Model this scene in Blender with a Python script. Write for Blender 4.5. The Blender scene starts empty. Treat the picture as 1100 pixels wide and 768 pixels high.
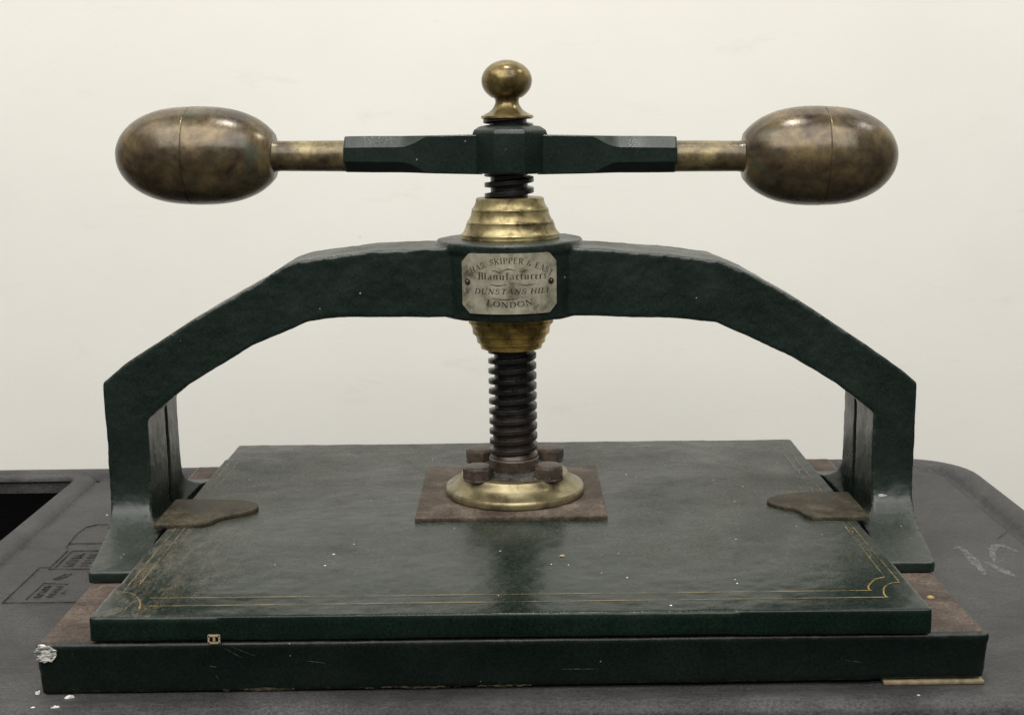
import bpy, bmesh, math, random
from math import sin, cos, pi, sqrt, radians
from mathutils import Vector, Matrix, noise as mnoise

random.seed(7)
SC = bpy.context.scene
COL = SC.collection
XC = 0.0015                      # x of the screw axis
TOPZ = 0.048                     # top of the platen

# ------------------------------------------------------------------ helpers
def link(o, parent=None):
    COL.objects.link(o)
    if parent: o.parent = parent
    return o

def tag(o, label, cat, group=None):
    o['label'] = label; o['category'] = cat
    if group: o['group'] = group
    return o

def empty(name, loc=(0, 0, 0)):
    o = bpy.data.objects.new(name, None); o.location = loc
    o.empty_display_size = .02
    return link(o)

def mesh_obj(name, verts, faces, mat, parent=None, smooth=False, angle=None):
    me = bpy.data.meshes.new(name)
    me.from_pydata([tuple(v) for v in verts], [], faces)
    bm = bmesh.new(); bm.from_mesh(me)
    bmesh.ops.recalc_face_normals(bm, faces=bm.faces)
    bm.to_mesh(me); bm.free()
    me.materials.append(mat)
    o = link(bpy.data.objects.new(name, me), parent)
    if smooth:
        for p in me.polygons: p.use_smooth = True
        if angle:
            me.set_sharp_from_angle(angle=radians(angle))
    return o

def apply_mods(o):
    dg = bpy.context.evaluated_depsgraph_get()
    dg.update()
    me = bpy.data.meshes.new_from_object(o.evaluated_get(dg), depsgraph=dg)
    old = o.data; o.modifiers.clear(); o.data = me
    bpy.data.meshes.remove(old)
    return o

def bevel(o, w, seg=2, ang=30):
    m = o.modifiers.new('b', 'BEVEL'); m.width = w; m.segments = seg
    m.limit_method = 'ANGLE'; m.angle_limit = radians(ang)
    m.harden_normals = False
    apply_mods(o)
    for p in o.data.polygons: p.use_smooth = True
    o.data.set_sharp_from_angle(angle=radians(50))
    return o

def lathe_data(profile, n=64, centre=(0, 0, 0), axis='z', cap=True, wob=0.0):
    """profile: (r, t) along the axis"""
    vs, fs = [], []
    for (r, t) in profile:
        for i in range(n):
            a = 2*pi*i/n
            u, v = r*cos(a), r*sin(a)
            if axis == 'z': p = (u, v, t)
            else: p = (t, u, v)
            vs.append((p[0]+centre[0], p[1]+centre[1], p[2]+centre[2]))
    for k in range(len(profile)-1):
        for i in range(n):
            j = (i+1) % n
            fs.append((k*n+i, k*n+j, (k+1)*n+j, (k+1)*n+i))
    if cap:
        fs.append(tuple(range(n))[::-1])
        fs.append(tuple(range((len(profile)-1)*n, len(profile)*n)))
    return vs, fs

def lathe(name, profile, mat, parent, centre=(0, 0, 0), axis='z', n=72, angle=35):
    v, f = lathe_data(profile, n, centre, axis)
    return mesh_obj(name, v, f, mat, parent, True, angle)

def smoothprof(pts, n=8):
    """Catmull-Rom through profile points"""
    out = []
    P = [pts[0]] + list(pts) + [pts[-1]]
    for i in range(1, len(P)-2):
        p0, p1, p2, p3 = P[i-1], P[i], P[i+1], P[i+2]
        for k in range(n):
            t = k/n
            q = []
            for c in range(len(p1)):
                q.append(.5*((2*p1[c]) + (-p0[c]+p2[c])*t + (2*p0[c]-5*p1[c]+4*p2[c]-p3[c])*t*t
                             + (-p0[c]+3*p1[c]-3*p2[c]+p3[c])*t**3))
            out.append(tuple(q))
    out.append(tuple(pts[-1]))
    return out

def prism(poly, z0, z1):
    n = len(poly)
    vs = [(x, y, z0) for x, y in poly] + [(x, y, z1) for x, y in poly]
    fs = [tuple(range(n))[::-1], tuple(range(n, 2*n))]
    for i in range(n):
        j = (i+1) % n
        fs.append((i, j, n+j, n+i))
    return vs, fs

class MB:
    def __init__(s): s.v, s.f = [], []
    def add(s, vf):
        o = len(s.v); s.v += [tuple(p) for p in vf[0]]
        s.f += [tuple(i+o for i in f) for f in vf[1]]
    def build(s, name, mat, parent=None, **k):
        return mesh_obj(name, s.v, s.f, mat, parent, **k)

# ------------------------------------------------------------------ materials
def new_mat(name):
    m = bpy.data.materials.new(name); m.use_nodes = True
    nt = m.node_tree
    b = nt.nodes['Principled BSDF']
    return m, nt, b

def N(nt, t, **k):
    n = nt.nodes.new(t)
    for a, v in k.items(): setattr(n, a, v)
    return n

def coords(nt, scale=(1, 1, 1), rot=(0, 0, 0)):
    g = N(nt, 'ShaderNodeNewGeometry')
    mp = N(nt, 'ShaderNodeMapping')
    mp.inputs['Scale'].default_value = scale
    mp.inputs['Rotation'].default_value = rot
    nt.links.new(g.outputs['Position'], mp.inputs['Vector'])
    return mp.outputs['Vector']

def noise(nt, vec, scale, detail=4, rough=.55, dist=0):
    n = N(nt, 'ShaderNodeTexNoise')
    n.inputs['Scale'].default_value = scale; n.inputs['Detail'].default_value = detail
    n.inputs['Roughness'].default_value = rough; n.inputs['Distortion'].default_value = dist
    nt.links.new(vec, n.inputs['Vector'])
    return n.outputs['Fac']

def ramp(nt, fac, *stops):
    r = N(nt, 'ShaderNodeValToRGB')
    e = r.color_ramp.elements
    while len(e) < len(stops): e.new(.5)
    for el, (p, c) in zip(e, stops):
        el.position = p
        if not hasattr(c, '__len__'): c = (c, c, c)
        el.color = (*c, 1) if len(c) == 3 else c
    nt.links.new(fac, r.inputs['Fac'])
    return r.outputs['Color']

def mix(nt, fac, a, b, mode='MIX'):
    m = N(nt, 'ShaderNodeMix', data_type='RGBA', blend_type=mode)
    for sock, v in ((m.inputs[0], fac), (m.inputs[6], a), (m.inputs[7], b)):
        if hasattr(v, 'is_linked') or hasattr(v, 'links'): nt.links.new(v, sock)
        elif hasattr(v, '__len__'): sock.default_value = (*v, 1)
        else: sock.default_value = v
    return m.outputs[2]

def mth(nt, op, a, b=None, clamp=False):
    m = N(nt, 'ShaderNodeMath', operation=op, use_clamp=clamp)
    for s, v in zip(m.inputs, (a, b)):
        if v is None: continue
        if isinstance(v, (int, float)): s.default_value = v
        else: nt.links.new(v, s)
    return m.outputs[0]

def bump(nt, b, height, strength=.3, dist=.001, prev=None):
    n = N(nt, 'ShaderNodeBump')
    n.inputs['Strength'].default_value = strength; n.inputs['Distance'].default_value = dist
    nt.links.new(height, n.inputs['Height'])
    if prev is not None: nt.links.new(prev, n.inputs['Normal'])
    nt.links.new(n.outputs['Normal'], b.inputs['Normal'])
    return n.outputs['Normal']

def sepz(nt, normal=True):
    g = N(nt, 'ShaderNodeNewGeometry'); s = N(nt, 'ShaderNodeSeparateXYZ')
    nt.links.new(g.outputs['Normal' if normal else 'Position'], s.inputs[0])
    return s.outputs

def specks(nt, vec, scale, chance, size):
    """sparse little dots: 1 inside a dot"""
    v = N(nt, 'ShaderNodeTexVoronoi'); v.inputs['Scale'].default_value = scale
    nt.links.new(vec, v.inputs['Vector'])
    s = N(nt, 'ShaderNodeSeparateColor'); nt.links.new(v.outputs['Color'], s.inputs[0])
    pick = mth(nt, 'GREATER_THAN', s.outputs[0], 1-chance)
    rad = mth(nt, 'MULTIPLY', s.outputs[1], size)
    near = mth(nt, 'LESS_THAN', v.outputs['Distance'], rad)
    return mth(nt, 'MULTIPLY', pick, near)

def green_paint(name, dust=.35, rough=(.22, .40), platen=False, dim=1.0, wear=.55, spec=.5):
    m, nt, b = new_mat(name); L = nt.links.new
    vec = coords(nt)
    n1 = noise(nt, vec, 22, 6, .6)
    base = ramp(nt, n1, (.3, (.0048, .0108, .0079)), (.55, (.0072, .0148, .0112)), (.75, (.0112, .0200, .0154)))
    # worn, rubbed patches showing dull primer
    n2 = noise(nt, vec, 60, 8, .7)
    worn = ramp(nt, n2, (.66, 0.), (.74, 1.))
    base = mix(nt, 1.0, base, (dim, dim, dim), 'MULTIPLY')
    base = mix(nt, mth(nt, 'MULTIPLY', worn, .22), base, (.035, .042, .036))
    nz = sepz(nt)[2]
    up = N(nt, 'ShaderNodeMapRange'); L(nz, up.inputs[0])
    up.inputs[1].default_value = .45; up.inputs[2].default_value = .95
    n3 = noise(nt, vec, 9, 6, .62, .6)
    n4 = noise(nt, vec, 420, 3, .6)
    dn = ramp(nt, n3, (.34, .05), (.5, .5), (.66, 1.))
    dn = mth(nt, 'MULTIPLY', dn, ramp(nt, n4, (.3, .3), (.7, 1.)))
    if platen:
        # dust, thinned in front and below the plate: painted reflections of arch and screw
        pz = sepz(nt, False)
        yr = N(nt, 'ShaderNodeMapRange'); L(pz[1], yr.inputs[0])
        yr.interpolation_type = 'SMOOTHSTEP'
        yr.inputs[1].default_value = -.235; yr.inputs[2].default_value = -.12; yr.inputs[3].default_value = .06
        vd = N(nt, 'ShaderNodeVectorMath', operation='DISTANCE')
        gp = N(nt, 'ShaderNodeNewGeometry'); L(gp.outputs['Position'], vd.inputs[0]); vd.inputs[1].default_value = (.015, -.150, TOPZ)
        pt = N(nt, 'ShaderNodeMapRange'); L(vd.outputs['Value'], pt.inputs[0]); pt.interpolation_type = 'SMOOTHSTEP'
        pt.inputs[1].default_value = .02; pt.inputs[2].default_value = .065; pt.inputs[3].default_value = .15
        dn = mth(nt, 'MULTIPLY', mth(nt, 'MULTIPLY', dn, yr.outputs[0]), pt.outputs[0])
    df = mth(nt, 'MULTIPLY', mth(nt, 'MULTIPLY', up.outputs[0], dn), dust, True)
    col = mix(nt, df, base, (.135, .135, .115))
    r = ramp(nt, noise(nt, vec, 35, 5, .6), (.3, rough[0]), (.7, rough[1]))
    rr = mth(nt, 'ADD', r, mth(nt, 'MULTIPLY', df, 1.1), True)
    if platen:
        # rubbed brownish wear along the left edge, stains, fine scratches, paint specks
        ps = sepz(nt, False)
        le = N(nt, 'ShaderNodeMapRange'); L(ps[0], le.inputs[0])
        le.inputs[1].default_value = -.165; le.inputs[2].default_value = -.235
        ye = N(nt, 'ShaderNodeMapRange'); L(ps[1], ye.inputs[0])
        ye.inputs[1].default_value = -.02; ye.inputs[2].default_value = -.13
        sv = coords(nt, (1, .35, 1), (0, 0, radians(-35)))
        ns = noise(nt, sv, 130, 6, .72, .5)
        rub = mth(nt, 'MULTIPLY', mth(nt, 'MULTIPLY', le.outputs[0], ye.outputs[0]),
                  ramp(nt, ns, (.44, 0.), (.66, 1.)))
        rub = mth(nt, 'MULTIPLY', mth(nt, 'MULTIPLY', rub, up.outputs[0]), .6)
        col = mix(nt, rub, col, (.16, .135, .10))
        sc = noise(nt, coords(nt, (.25, 2.2, 1), (0, 0, radians(8))), 160, 4, .7, .3)
        scf = mth(nt, 'MULTIPLY', ramp(nt, sc, (.68, 0.), (.74, 1.)), mth(nt, 'MULTIPLY', up.outputs[0], .22))
        col = mix(nt, scf, col, (.2, .2, .17))
        gr = noise(nt, vec, 330, 5, .75)
        col = mix(nt, mth(nt, 'MULTIPLY', ramp(nt, gr, (.5, 0.), (.72, 1.)), mth(nt, 'MULTIPLY', up.outputs[0], .22)), col, (.11, .12, .10))
        dark = ramp(nt, noise(nt, vec, 14, 3, .5, .9), (.56, 0.), (.72, 1.))
        col = mix(nt, mth(nt, 'MULTIPLY', dark, .6), col, (.007, .016, .012))
        pr = specks(nt, vec, 52, .30, .055)
        pr2 = specks(nt, vec, 150, .10, .10)
        sp = mth(nt, 'MULTIPLY', mth(nt, 'MAXIMUM', pr, pr2), up.outputs[0])
        col = mix(nt, sp, col, (.62, .6, .52))
    else:
        pr2 = specks(nt, vec, 170, .09, .12)
        col = mix(nt, mth(nt, 'MULTIPLY', pr2, .6), col, (.4, .4, .36))
    L(rr, b.inputs['Roughness'])
    b.inputs['Specular IOR Level'].default_value = spec
    # edges rubbed through to dull metal
    ge = N(nt, 'ShaderNodeNewGeometry')
    pe = ramp(nt, ge.outputs['Pointiness'], (.515, 0.), (.575, 1.))
    we = mth(nt, 'MULTIPLY', pe, ramp(nt, noise(nt, vec, 130, 6, .75), (.50, 0.), (.62, 1.)))
    col = mix(nt, mth(nt, 'MULTIPLY', we, wear), col, (.11, .105, .09))
    fg = noise(nt, vec, 620, 5, .8)
    col = mix(nt, .8, col, ramp(nt, fg, (.34, (.35, .35, .35)), (.5, (.95, .95, .95)), (.68, (1.9, 1.9, 1.9))), 'MULTIPLY')
    L(col, b.inputs['Base Color'])
    h1 = noise(nt, vec, 70, 4, .55)
    pr_b = bump(nt, b, h1, .07 if platen else .20, .0016)
    h2 = noise(nt, coords(nt, (1, 1, .6)), 480, 5, .78)
    bump(nt, b, h2, .16 if platen else .34, .0006, pr_b)
    return m

def rust(name, c1, c2, c3, rough=.75, bs=.5):
    m, nt, b = new_mat(name); L = nt.links.new
    vec = coords(nt)
    n1 = noise(nt, vec, 40, 8, .68); n2 = noise(nt, vec, 500, 4, .65)
    col = ramp(nt, n1, (.36, c1), (.5, c2), (.64, c3))
    col = mix(nt, .5, col, ramp(nt, n2, (.36, (.2, .2, .2)), (.64, (1.4, 1.4, 1.4))), 'MULTIPLY')
    L(col, b.inputs['Base Color'])
    L(ramp(nt, n1, (.3, rough-.12), (.7, min(1, rough+.1))), b.inputs['Roughness'])
    b.inputs['Specular IOR Level'].default_value = .2
    bump(nt, b, mth(nt, 'ADD', n2, mth(nt, 'MULTIPLY', n1, 1.5)), bs, .0007)
    return m

def brass(name, bright, mid, dark, metal=.9, r0=.22, r1=.45, sc=18, streak=None, spot=.0, dist=.25, lo=.36, hi=.63):
    m, nt, b = new_mat(name); L = nt.links.new
    vec = coords(nt, streak or (1, 1, 1))
    n1 = noise(nt, vec, sc, 8, .68, dist)
    col = ramp(nt, n1, (lo, dark), (.49, mid), (hi, bright))
    n2 = noise(nt, coords(nt), 160, 5, .7)
    col = mix(nt, ramp(nt, n2, (.56, 0.), (.72, .6)), col, dark)
    if spot:
        n3 = noise(nt, coords(nt), 30, 5, .65, .3)
        col = mix(nt, ramp(nt, n3, (.6, 0.), (.72, spot)), col, (.07, .085, .06))
    L(col, b.inputs['Base Color'])
    b.inputs['Metallic'].default_value = metal
    L(ramp(nt, n2, (.3, r0), (.7, r1)), b.inputs['Roughness'])
    bump(nt, b, mth(nt, 'ADD', n2, mth(nt, 'MULTIPLY', noise(nt, coords(nt), 45, 3, .5), 1.6)), .14, .0007)
    return m

M = {}
M['frame'] = green_paint('green_japanned_iron', dust=.24)
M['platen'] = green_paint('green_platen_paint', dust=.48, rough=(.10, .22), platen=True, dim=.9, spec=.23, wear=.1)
M['lever'] = green_paint('green_lever_paint', dust=.08, wear=0, spec=.36)
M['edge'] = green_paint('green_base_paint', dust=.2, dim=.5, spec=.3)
M['rust'] = rust('rusty_bare_iron', (.042, .031, .026), (.078, .06, .049), (.125, .097, .078))
M['plate'] = rust('brown_iron_plate', (.042, .031, .024), (.082, .063, .048), (.14, .112, .088), .65)
M['tab'] = rust('dull_brass_tab', (.024, .02, .013), (.045, .038, .025), (.082, .068, .044), .6, .35)
M['bolt'] = rust('dark_bolt_iron', (.026, .0185, .0145), (.055, .039, .029), (.11, .078, .056), .46, .2)
M['bolt'].node_tree.nodes['Principled BSDF'].inputs['Specular IOR Level'].default_value = .5
M['brass'] = brass('aged_brass', (.38, .325, .165), (.26, .212, .098), (.085, .064, .028), .6, .26, .46, 60)
M['finial'] = brass('browned_brass', (.24, .18, .07), (.135, .098, .036), (.035, .024, .010), .55, .17, .32, 55)
M['brass_low'] = brass('golden_brass', (.66, .48, .14), (.44, .30, .085), (.10, .065, .02), .7, .22, .42, 60)
M['flange'] = brass('dull_brass_flange', (.30, .26, .15), (.22, .185, .10), (.105, .085, .045), .65, .26, .42, 55)
M['knob'] = brass('tarnished_bronze', (.165, .122, .058), (.082, .060, .033), (.036, .025, .016), .3, .15, .36, 34, None, .8, .3, .37, .63)
M['shaft'] = brass('worn_bronze_shaft', (.26, .21, .10), (.12, .092, .046), (.045, .033, .02), .3, .22, .4, 45)
M['nickel'] = brass('worn_nameplate_metal', (.60, .57, .44), (.43, .405, .305), (.19, .175, .12), .6, .32, .5, 75)

def screw_mat():
    m, nt, b = new_mat('black_screw_steel'); L = nt.links.new
    vec = coords(nt)
    z = sepz(nt, False)[2]
    mr = N(nt, 'ShaderNodeMapRange'); L(z, mr.inputs[0])
    mr.inputs[1].default_value = .118; mr.inputs[2].default_value = .084
    n1 = noise(nt, vec, 90, 6, .65)
    f = mth(nt, 'MULTIPLY', mr.outputs[0], ramp(nt, n1, (.3, .4), (.6, 1.)))
    col = mix(nt, f, ramp(nt, n1, (.3, (.013, .0125, .0125)), (.75, (.045, .042, .041))), (.05, .036, .029))
    L(col, b.inputs['Base Color'])
    b.inputs['Metallic'].default_value = .6
    L(ramp(nt, n1, (.3, .22), (.7, .42)), b.inputs['Roughness'])
    bump(nt, b, noise(nt, vec, 700, 3, .6), .25, .0004)
    return m
M['screw'] = screw_mat()

def flat(name, c, rough=.7, c2=None, sc=300, metal=0):
    m, nt, b = new_mat(name)
    vec = coords(nt)
    n1 = noise(nt, vec, sc, 4, .6)
    nt.links.new(ramp(nt, n1, (.35, c2 or tuple(x*.6 for x in c)), (.65, c)), b.inputs['Base Color'])
    b.inputs['Roughness'].default_value = rough; b.inputs['Metallic'].default_value = metal
    return m
def worn(name, c, lo, hi, sc, rough=.5, stretch=(1, 1, 1), top=1.0):
    """a thin worn mark: flakes away by noise"""
    m, nt, b = new_mat(name)
    b.inputs['Base Color'].default_value = (*c, 1); b.inputs['Roughness'].default_value = rough
    n1 = noise(nt, coords(nt, stretch), sc, 5, .65)
    nt.links.new(ramp(nt, n1, (lo, 0.), (hi, top)), b.inputs['Alpha'])
    return m
M['ink'] = worn('engraved_black', (.035, .03, .022), .28, .48, 420, .5, (1, 1, 1), .92)
M['white'] = flat('white_plaster', (.75, .74, .7), .8, (.45, .45, .42), 500)
def chip_mat():
    m, nt, b = new_mat('chipped_white_plaster')
    n1 = noise(nt, coords(nt, (.55, 1, 1.9), (0, radians(-18), 0)), 330, 5, .7, 1.2)
    nt.links.new(ramp(nt, n1, (.40, (.012, .02, .017)), (.50, (.3, .3, .28)), (.60, (.72, .71, .67))), b.inputs['Base Color'])
    b.inputs['Roughness'].default_value = .85
    bump(nt, b, n1, .8, .001)
    return m
M['chip'] = chip_mat()
M['cream'] = flat('cream_chip', (.42, .34, .21), .8, (.16, .13, .08), 600)
M['wood'] = flat('pale_wood', (.24, .2, .12), .75, (.13, .1, .055), 200)
M['yellow'] = flat('yellow_crumb', (.48, .36, .13), .8)
M['rivet'] = flat('dark_rivet', (.12, .10, .075), .4, (.04, .03, .025), 300, .6)
M['black'] = flat('bin_black', (.0025, .0025, .003), .9)
M['black'].node_tree.nodes['Principled BSDF'].inputs['Specular IOR Level'].default_value = 0.05
M['dirt'] = rust('grey_dirt', (.02, .019, .017), (.07, .067, .06), (.2, .19, .17), .9, .8)
M['groove'] = worn('groove_dark', (.014, .0135, .014), .28, .62, 110, .7, (1, 1, 1), .72)  # darker tone for the moulded lines and a scratch, broken up by noise

M['gold'] = worn('worn_gold_line', (.30, .20, .065), .36, .66, 38)
M['gold_faint'] = worn('faint_gold_line', (.25, .19, .09), .38, .80, 70)
M['chalk'] = worn('chalk_scuff', (.25, .25, .25), .34, .85, 190, .9, (1, 1, 1), .7)

M['scratch'] = worn('fine_scratch', (.10, .115, .10), .35, .75, 300, .7)
M['tanwear'] = worn('tan_rubbed_edge', (.10, .08, .05), .42, .72, 190, .8, (1, 1, 2), .8)
M['chipgrey'] = flat('bare_metal_chip', (.34, .34, .31), .5, (.08, .08, .07), 500)

def cart_mat():
    m, nt, b = new_mat('grey_black_plastic'); L = nt.links.new
    vec = coords(nt)
    n1 = noise(nt, vec, 9, 7, .65, .5)
    n2 = noise(nt, vec, 520, 5, .78)
    n3 = noise(nt, coords(nt, (1, 4, 1), (0, 0, radians(10))), 70, 7, .75, .5)
    col = ramp(nt, n1, (.34, (.024, .0235, .0245)), (.5, (.041, .0400, .0412)), (.66, (.066, .0645, .0655)))
    col = mix(nt, .55, col, ramp(nt, n2, (.36, (.2, .2, .2)), (.64, (1.9, 1.9, 1.9))), 'MULTIPLY')
    col = mix(nt, mth(nt, 'MULTIPLY', ramp(nt, n3, (.5, 0.), (.74, 1.)), .34), col, (.12, .12, .122))
    sp = specks(nt, vec, 60, .05, .07)
    col = mix(nt, sp, col, (.5, .5, .48))
    L(col, b.inputs['Base Color'])
    L(ramp(nt, n1, (.3, .36), (.7, .58)), b.inputs['Roughness'])
    b.inputs['Specular IOR Level'].default_value = .24
    bump(nt, b, mth(nt, 'ADD', n2, mth(nt, 'MULTIPLY', n3, .8)), .9, .0011)
    return m
M['cart'] = cart_mat()

def wall_mat():
    m, nt, b = new_mat('cream_wall_paint'); L = nt.links.new
    vec = coords(nt)
    n1 = noise(nt, vec, 3, 5, .6); n2 = noise(nt, vec, 150, 3, .6)
    col = ramp(nt, n1, (.3, (.755, .745, .69)), (.7, (.795, .785, .732)))
    # a few faint marks and rubs on the paint
    n3 = noise(nt, coords(nt, (.5, 1, 1.6)), 16, 6, .7, .4)
    col = mix(nt, mth(nt, 'MULTIPLY', ramp(nt, n3, (.60, 0.), (.78, 1.)), .2), col, (.5, .45, .36))
    sp = specks(nt, vec, 22, .10, .10)
    col = mix(nt, mth(nt, 'MULTIPLY', sp, .16), col, (.4, .35, .3))
    L(col, b.inputs['Base Color']); b.inputs['Roughness'].default_value = .75
    bump(nt, b, mth(nt, 'ADD', n2, mth(nt, 'MULTIPLY', noise(nt, vec, 25, 3, .5), 2.)), .12, .001)
    return m
M['wall'] = wall_mat()

# ------------------------------------------------------------------ cast-iron arch
press = empty('book_press', (0, 0, 0))
tag(press, 'dark green cast iron book press with brass ball handles standing on a grey cart', 'book press')

OUT_L = [(-.2935, .128), (-.2935, .1476), (-.2771, .1611), (-.2308, .1900), (-.1834, .2158), (-.161, .2294), (-.1497, .2331), (-.0967, .2394), (-.030, .2411)]
IN_L = [(-.2629, .119), (-.2629, .121), (-.2520, .1300), (-.2334, .1445), (-.1855, .1727), (-.145, .1893), (-.1349, .1908), (-.1216, .1922), (-.0514, .1905), (-.030, .1905)]
OUT_R = [(.2935, .120), (.2937, .1397), (.2829, .1494), (.2555, .1687), (.2153, .1959), (.1755, .2188), (.1524, .229), (.1161, .2339), (.0698, .2382), (.030, .2400)]
IN_R = [(.2633, .117), (.2633, .1188), (.2540, .1265), (.2366, .1396), (.2031, .1601), (.1697, .1758), (.1497, .1847), (.1165, .1882), (.0631, .1898), (.030, .1898)]

def resample(pts, n):
    d = [0]
    for a, b in zip(pts, pts[1:]): d.append(d[-1] + math.dist(a, b))
    out = []
    for k in range(n):
        t = d[-1]*k/(n-1); i = 0
        while i < len(d)-2 and d[i+1] < t: i += 1
        f = (t-d[i])/max(1e-9, d[i+1]-d[i])
        out.append(tuple(pts[i][c]+(pts[i+1][c]-pts[i][c])*f for c in range(2)))
    return out

def depth_front(x):
    t = min(1, max(0, (abs(x)-.05)/.2)); return -.032-.013*t
def depth_back(x):
    t = min(1, max(0, (abs(x)-.05)/.2)); return .031+.009*t

arch = MB()
def ribbon(outer, inner):
    # outline polygon split into quads between matched stations
    n = 40
    # matching by breakpoints keeps the corners crisp
    o = resample(outer, n*3); i = resample(inner, n*3)
    n = len(o)
    vs, fs = [], []
    for k in range(n):
        for (x, z) in (o[k], i[k]):
            vs.append((x, depth_front(x), z)); vs.append((x, depth_back(x), z))
    for k in range(n-1):
        a, b = 4*k, 4*(k+1)
        fs += [(a, b, b+2, a+2), (a+1, a+3, b+3, b+1), (a, a+1, b+1, b), (a+2, b+2, b+3, a+3)]
    fs += [(0, 2, 3, 1), (4*n-4, 4*n-3, 4*n-1, 4*n-2)]
    return vs, fs

def fixed(vf):
    """consistent outward normals for one closed piece"""
    bm = bmesh.new()
    vv = [bm.verts.new(p) for p in vf[0]]
    for f in vf[1]: bm.faces.new([vv[i] for i in f])
    bmesh.ops.recalc_face_normals(bm, faces=bm.faces)
    bmesh.ops.triangulate(bm, faces=bm.faces)
    bm.verts.index_update()
    r = ([v.co[:] for v in bm.verts], [tuple(v.index for v in f.verts) for f in bm.faces])
    bm.free(); return r

arch.add(fixed(ribbon(OUT_L, IN_L)))
arch.add(fixed(ribbon(OUT_R, IN_R)))
# hub drum
arch.add(fixed(lathe_data([(.0515, .1886), (.0530, .1898), (.0533, .236), (.0541, .2375), (.0541, .2428), (.0534, .2443)], 96, (XC, 0, 0))))
# split legs with flared feet: front and rear prong either side of a guide slot
FOOT_F = smoothprof([(-.045, .110), (-.0452, .080), (-.0475, .062), (-.0535, .0515), (-.068, .0448), (-.098, .0425), (-.128, .0412), (-.1425, .0398)], 5)
FOOT_R = smoothprof([(.040, .110), (.0405, .080), (.043, .062), (.050, .050), (.060, .0435), (.072, .0412), (.084, .0400)], 5)
def prong(sx, front):
    prof = ([(-.045, .136)] + FOOT_F + [(-.1425, .0322), (.0035, .0322), (.0035, .136)]) if front else \
           ([(.040, .136)] + FOOT_R + [(.084, .0322), (.0090, .0322), (.0090, .136)])
    vs = []
    for inner in (0, 1):
        for (y, z) in prof:
            xo = .2935
            if y < -.046: xo = .2930-.0125*min(1, (-.046-y)/.095)
            if y > .042: xo = .2930-.0125*min(1, (y-.042)/.08)
            xi = .2631
            fl_ = max(0, min(1, (-.049-y)/.03)) if y < 0 else max(0, min(1, (y-.044)/.025))
            xi -= .0135*fl_*fl_*(3-2*fl_)
            vs.append((sx*(xi if inner else xo), y, z))
    n = len(prof)
    fs = [tuple(range(n)), tuple(range(n, 2*n))[::-1]]
    for i in range(n):
        j = (i+1) % n
        fs.append((i, n+i, n+j, j))
    return fixed((vs, fs))
for sx in (-1, 1):
    for fr in (1, 0): arch.add(prong(sx, fr))

def voxel(o, size, smooth=2, disp=()):
    m = o.modifiers.new('r', 'REMESH'); m.mode = 'VOXEL'; m.voxel_size = size; m.use_smooth_shade = True
    m = o.modifiers.new('s', 'SMOOTH'); m.iterations = smooth; m.factor = .5
    for k, (sc, st) in enumerate(disp):
        t = bpy.data.textures.new('cast%d' % k, 'CLOUDS'); t.noise_scale = sc; t.noise_depth = 2
        m = o.modifiers.new('d', 'DISPLACE'); m.texture = t; m.strength = st; m.mid_level = .5
        m.texture_coords = 'GLOBAL'
    apply_mods(o)
    for p in o.data.polygons: p.use_smooth = True
    return o

me = bpy.data.meshes.new('frame_raw'); me.from_pydata(arch.v, [], arch.f)
me.materials.append(M['frame'])
raw = link(bpy.data.objects.new('frame_raw', me))
voxel(raw, .0012, 3, ((.03, .0011), (.008, .0006)))

# the casting is cut into the pieces one can name: arch, hub and four legs
src = raw.data
def region(c):
    x, y, z = c
    if z < .1185 and abs(x) > .2:
        return ('leg', 'L' if x < 0 else 'R', 'F' if y < .0063 else 'B')
    if (x-XC)**2+y*y < .0562**2: return ('hub',)
    return ('arch',)
normals = [v.normal.copy() for v in src.vertices]
parts = {}
for p in src.polygons:
    parts.setdefault(region(p.center), []).append(tuple(p.vertices))
frame_parts = {}
for key, faces in parts.items():
    used = {}; vs = []; ns = []; fs = []
    for f in faces:
        g = []
        for i in f:
            if i not in used:
                used[i] = len(vs); vs.append(src.vertices[i].co[:]); ns.append(normals[i])
            g.append(used[i])
        fs.append(g)
    pm = bpy.data.meshes.new(key[0]); pm.from_pydata(vs, [], fs)
    for p in pm.polygons: p.use_smooth = True
    pm.normals_split_custom_set_from_vertices([tuple(n) for n in ns])
    pm.materials.append(M['frame'])
    frame_parts[key] = link(bpy.data.objects.new(key[0], pm), press)
bpy.data.objects.remove(raw)

# ------------------------------------------------------------------ nameplate on the hub
RP = .0546
def on_hub(u, v, lift=0.0):
    a = u/RP
    return (XC-.0005+(RP+lift)*sin(a), -(RP+lift)*cos(a), .2168+v)
NW, NH, CH = .0357, .0214, .0062
def inside_edges(u):
    e = NW-abs(u)
    cut = max(0, CH-e)
    return NH-cut
vs, fs = [], []
NU, NV = 60, 16
for lift in (0.0, .0011):
    for i in range(NU+1):
        u = -NW+2*NW*i/NU; h = inside_edges(u)
        for j in range(NV+1):
            vs.append(on_hub(u, -h+2*h*j/NV, lift-.0005))
def vi(k, i, j): return k*(NU+1)*(NV+1)+i*(NV+1)+j
for i in range(NU):
    for j in range(NV):
        fs.append((vi(1, i, j), vi(1, i+1, j), vi(1, i+1, j+1), vi(1, i, j+1)))
        fs.append((vi(0, i, j), vi(0, i, j+1), vi(0, i+1, j+1), vi(0, i+1, j)))
for i in range(NU):
    fs.append((vi(0, i, 0), vi(0, i+1, 0), vi(1, i+1, 0), vi(1, i, 0)))
    fs.append((vi(0, i, NV), vi(1, i, NV), vi(1, i+1, NV), vi(0, i+1, NV)))
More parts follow.
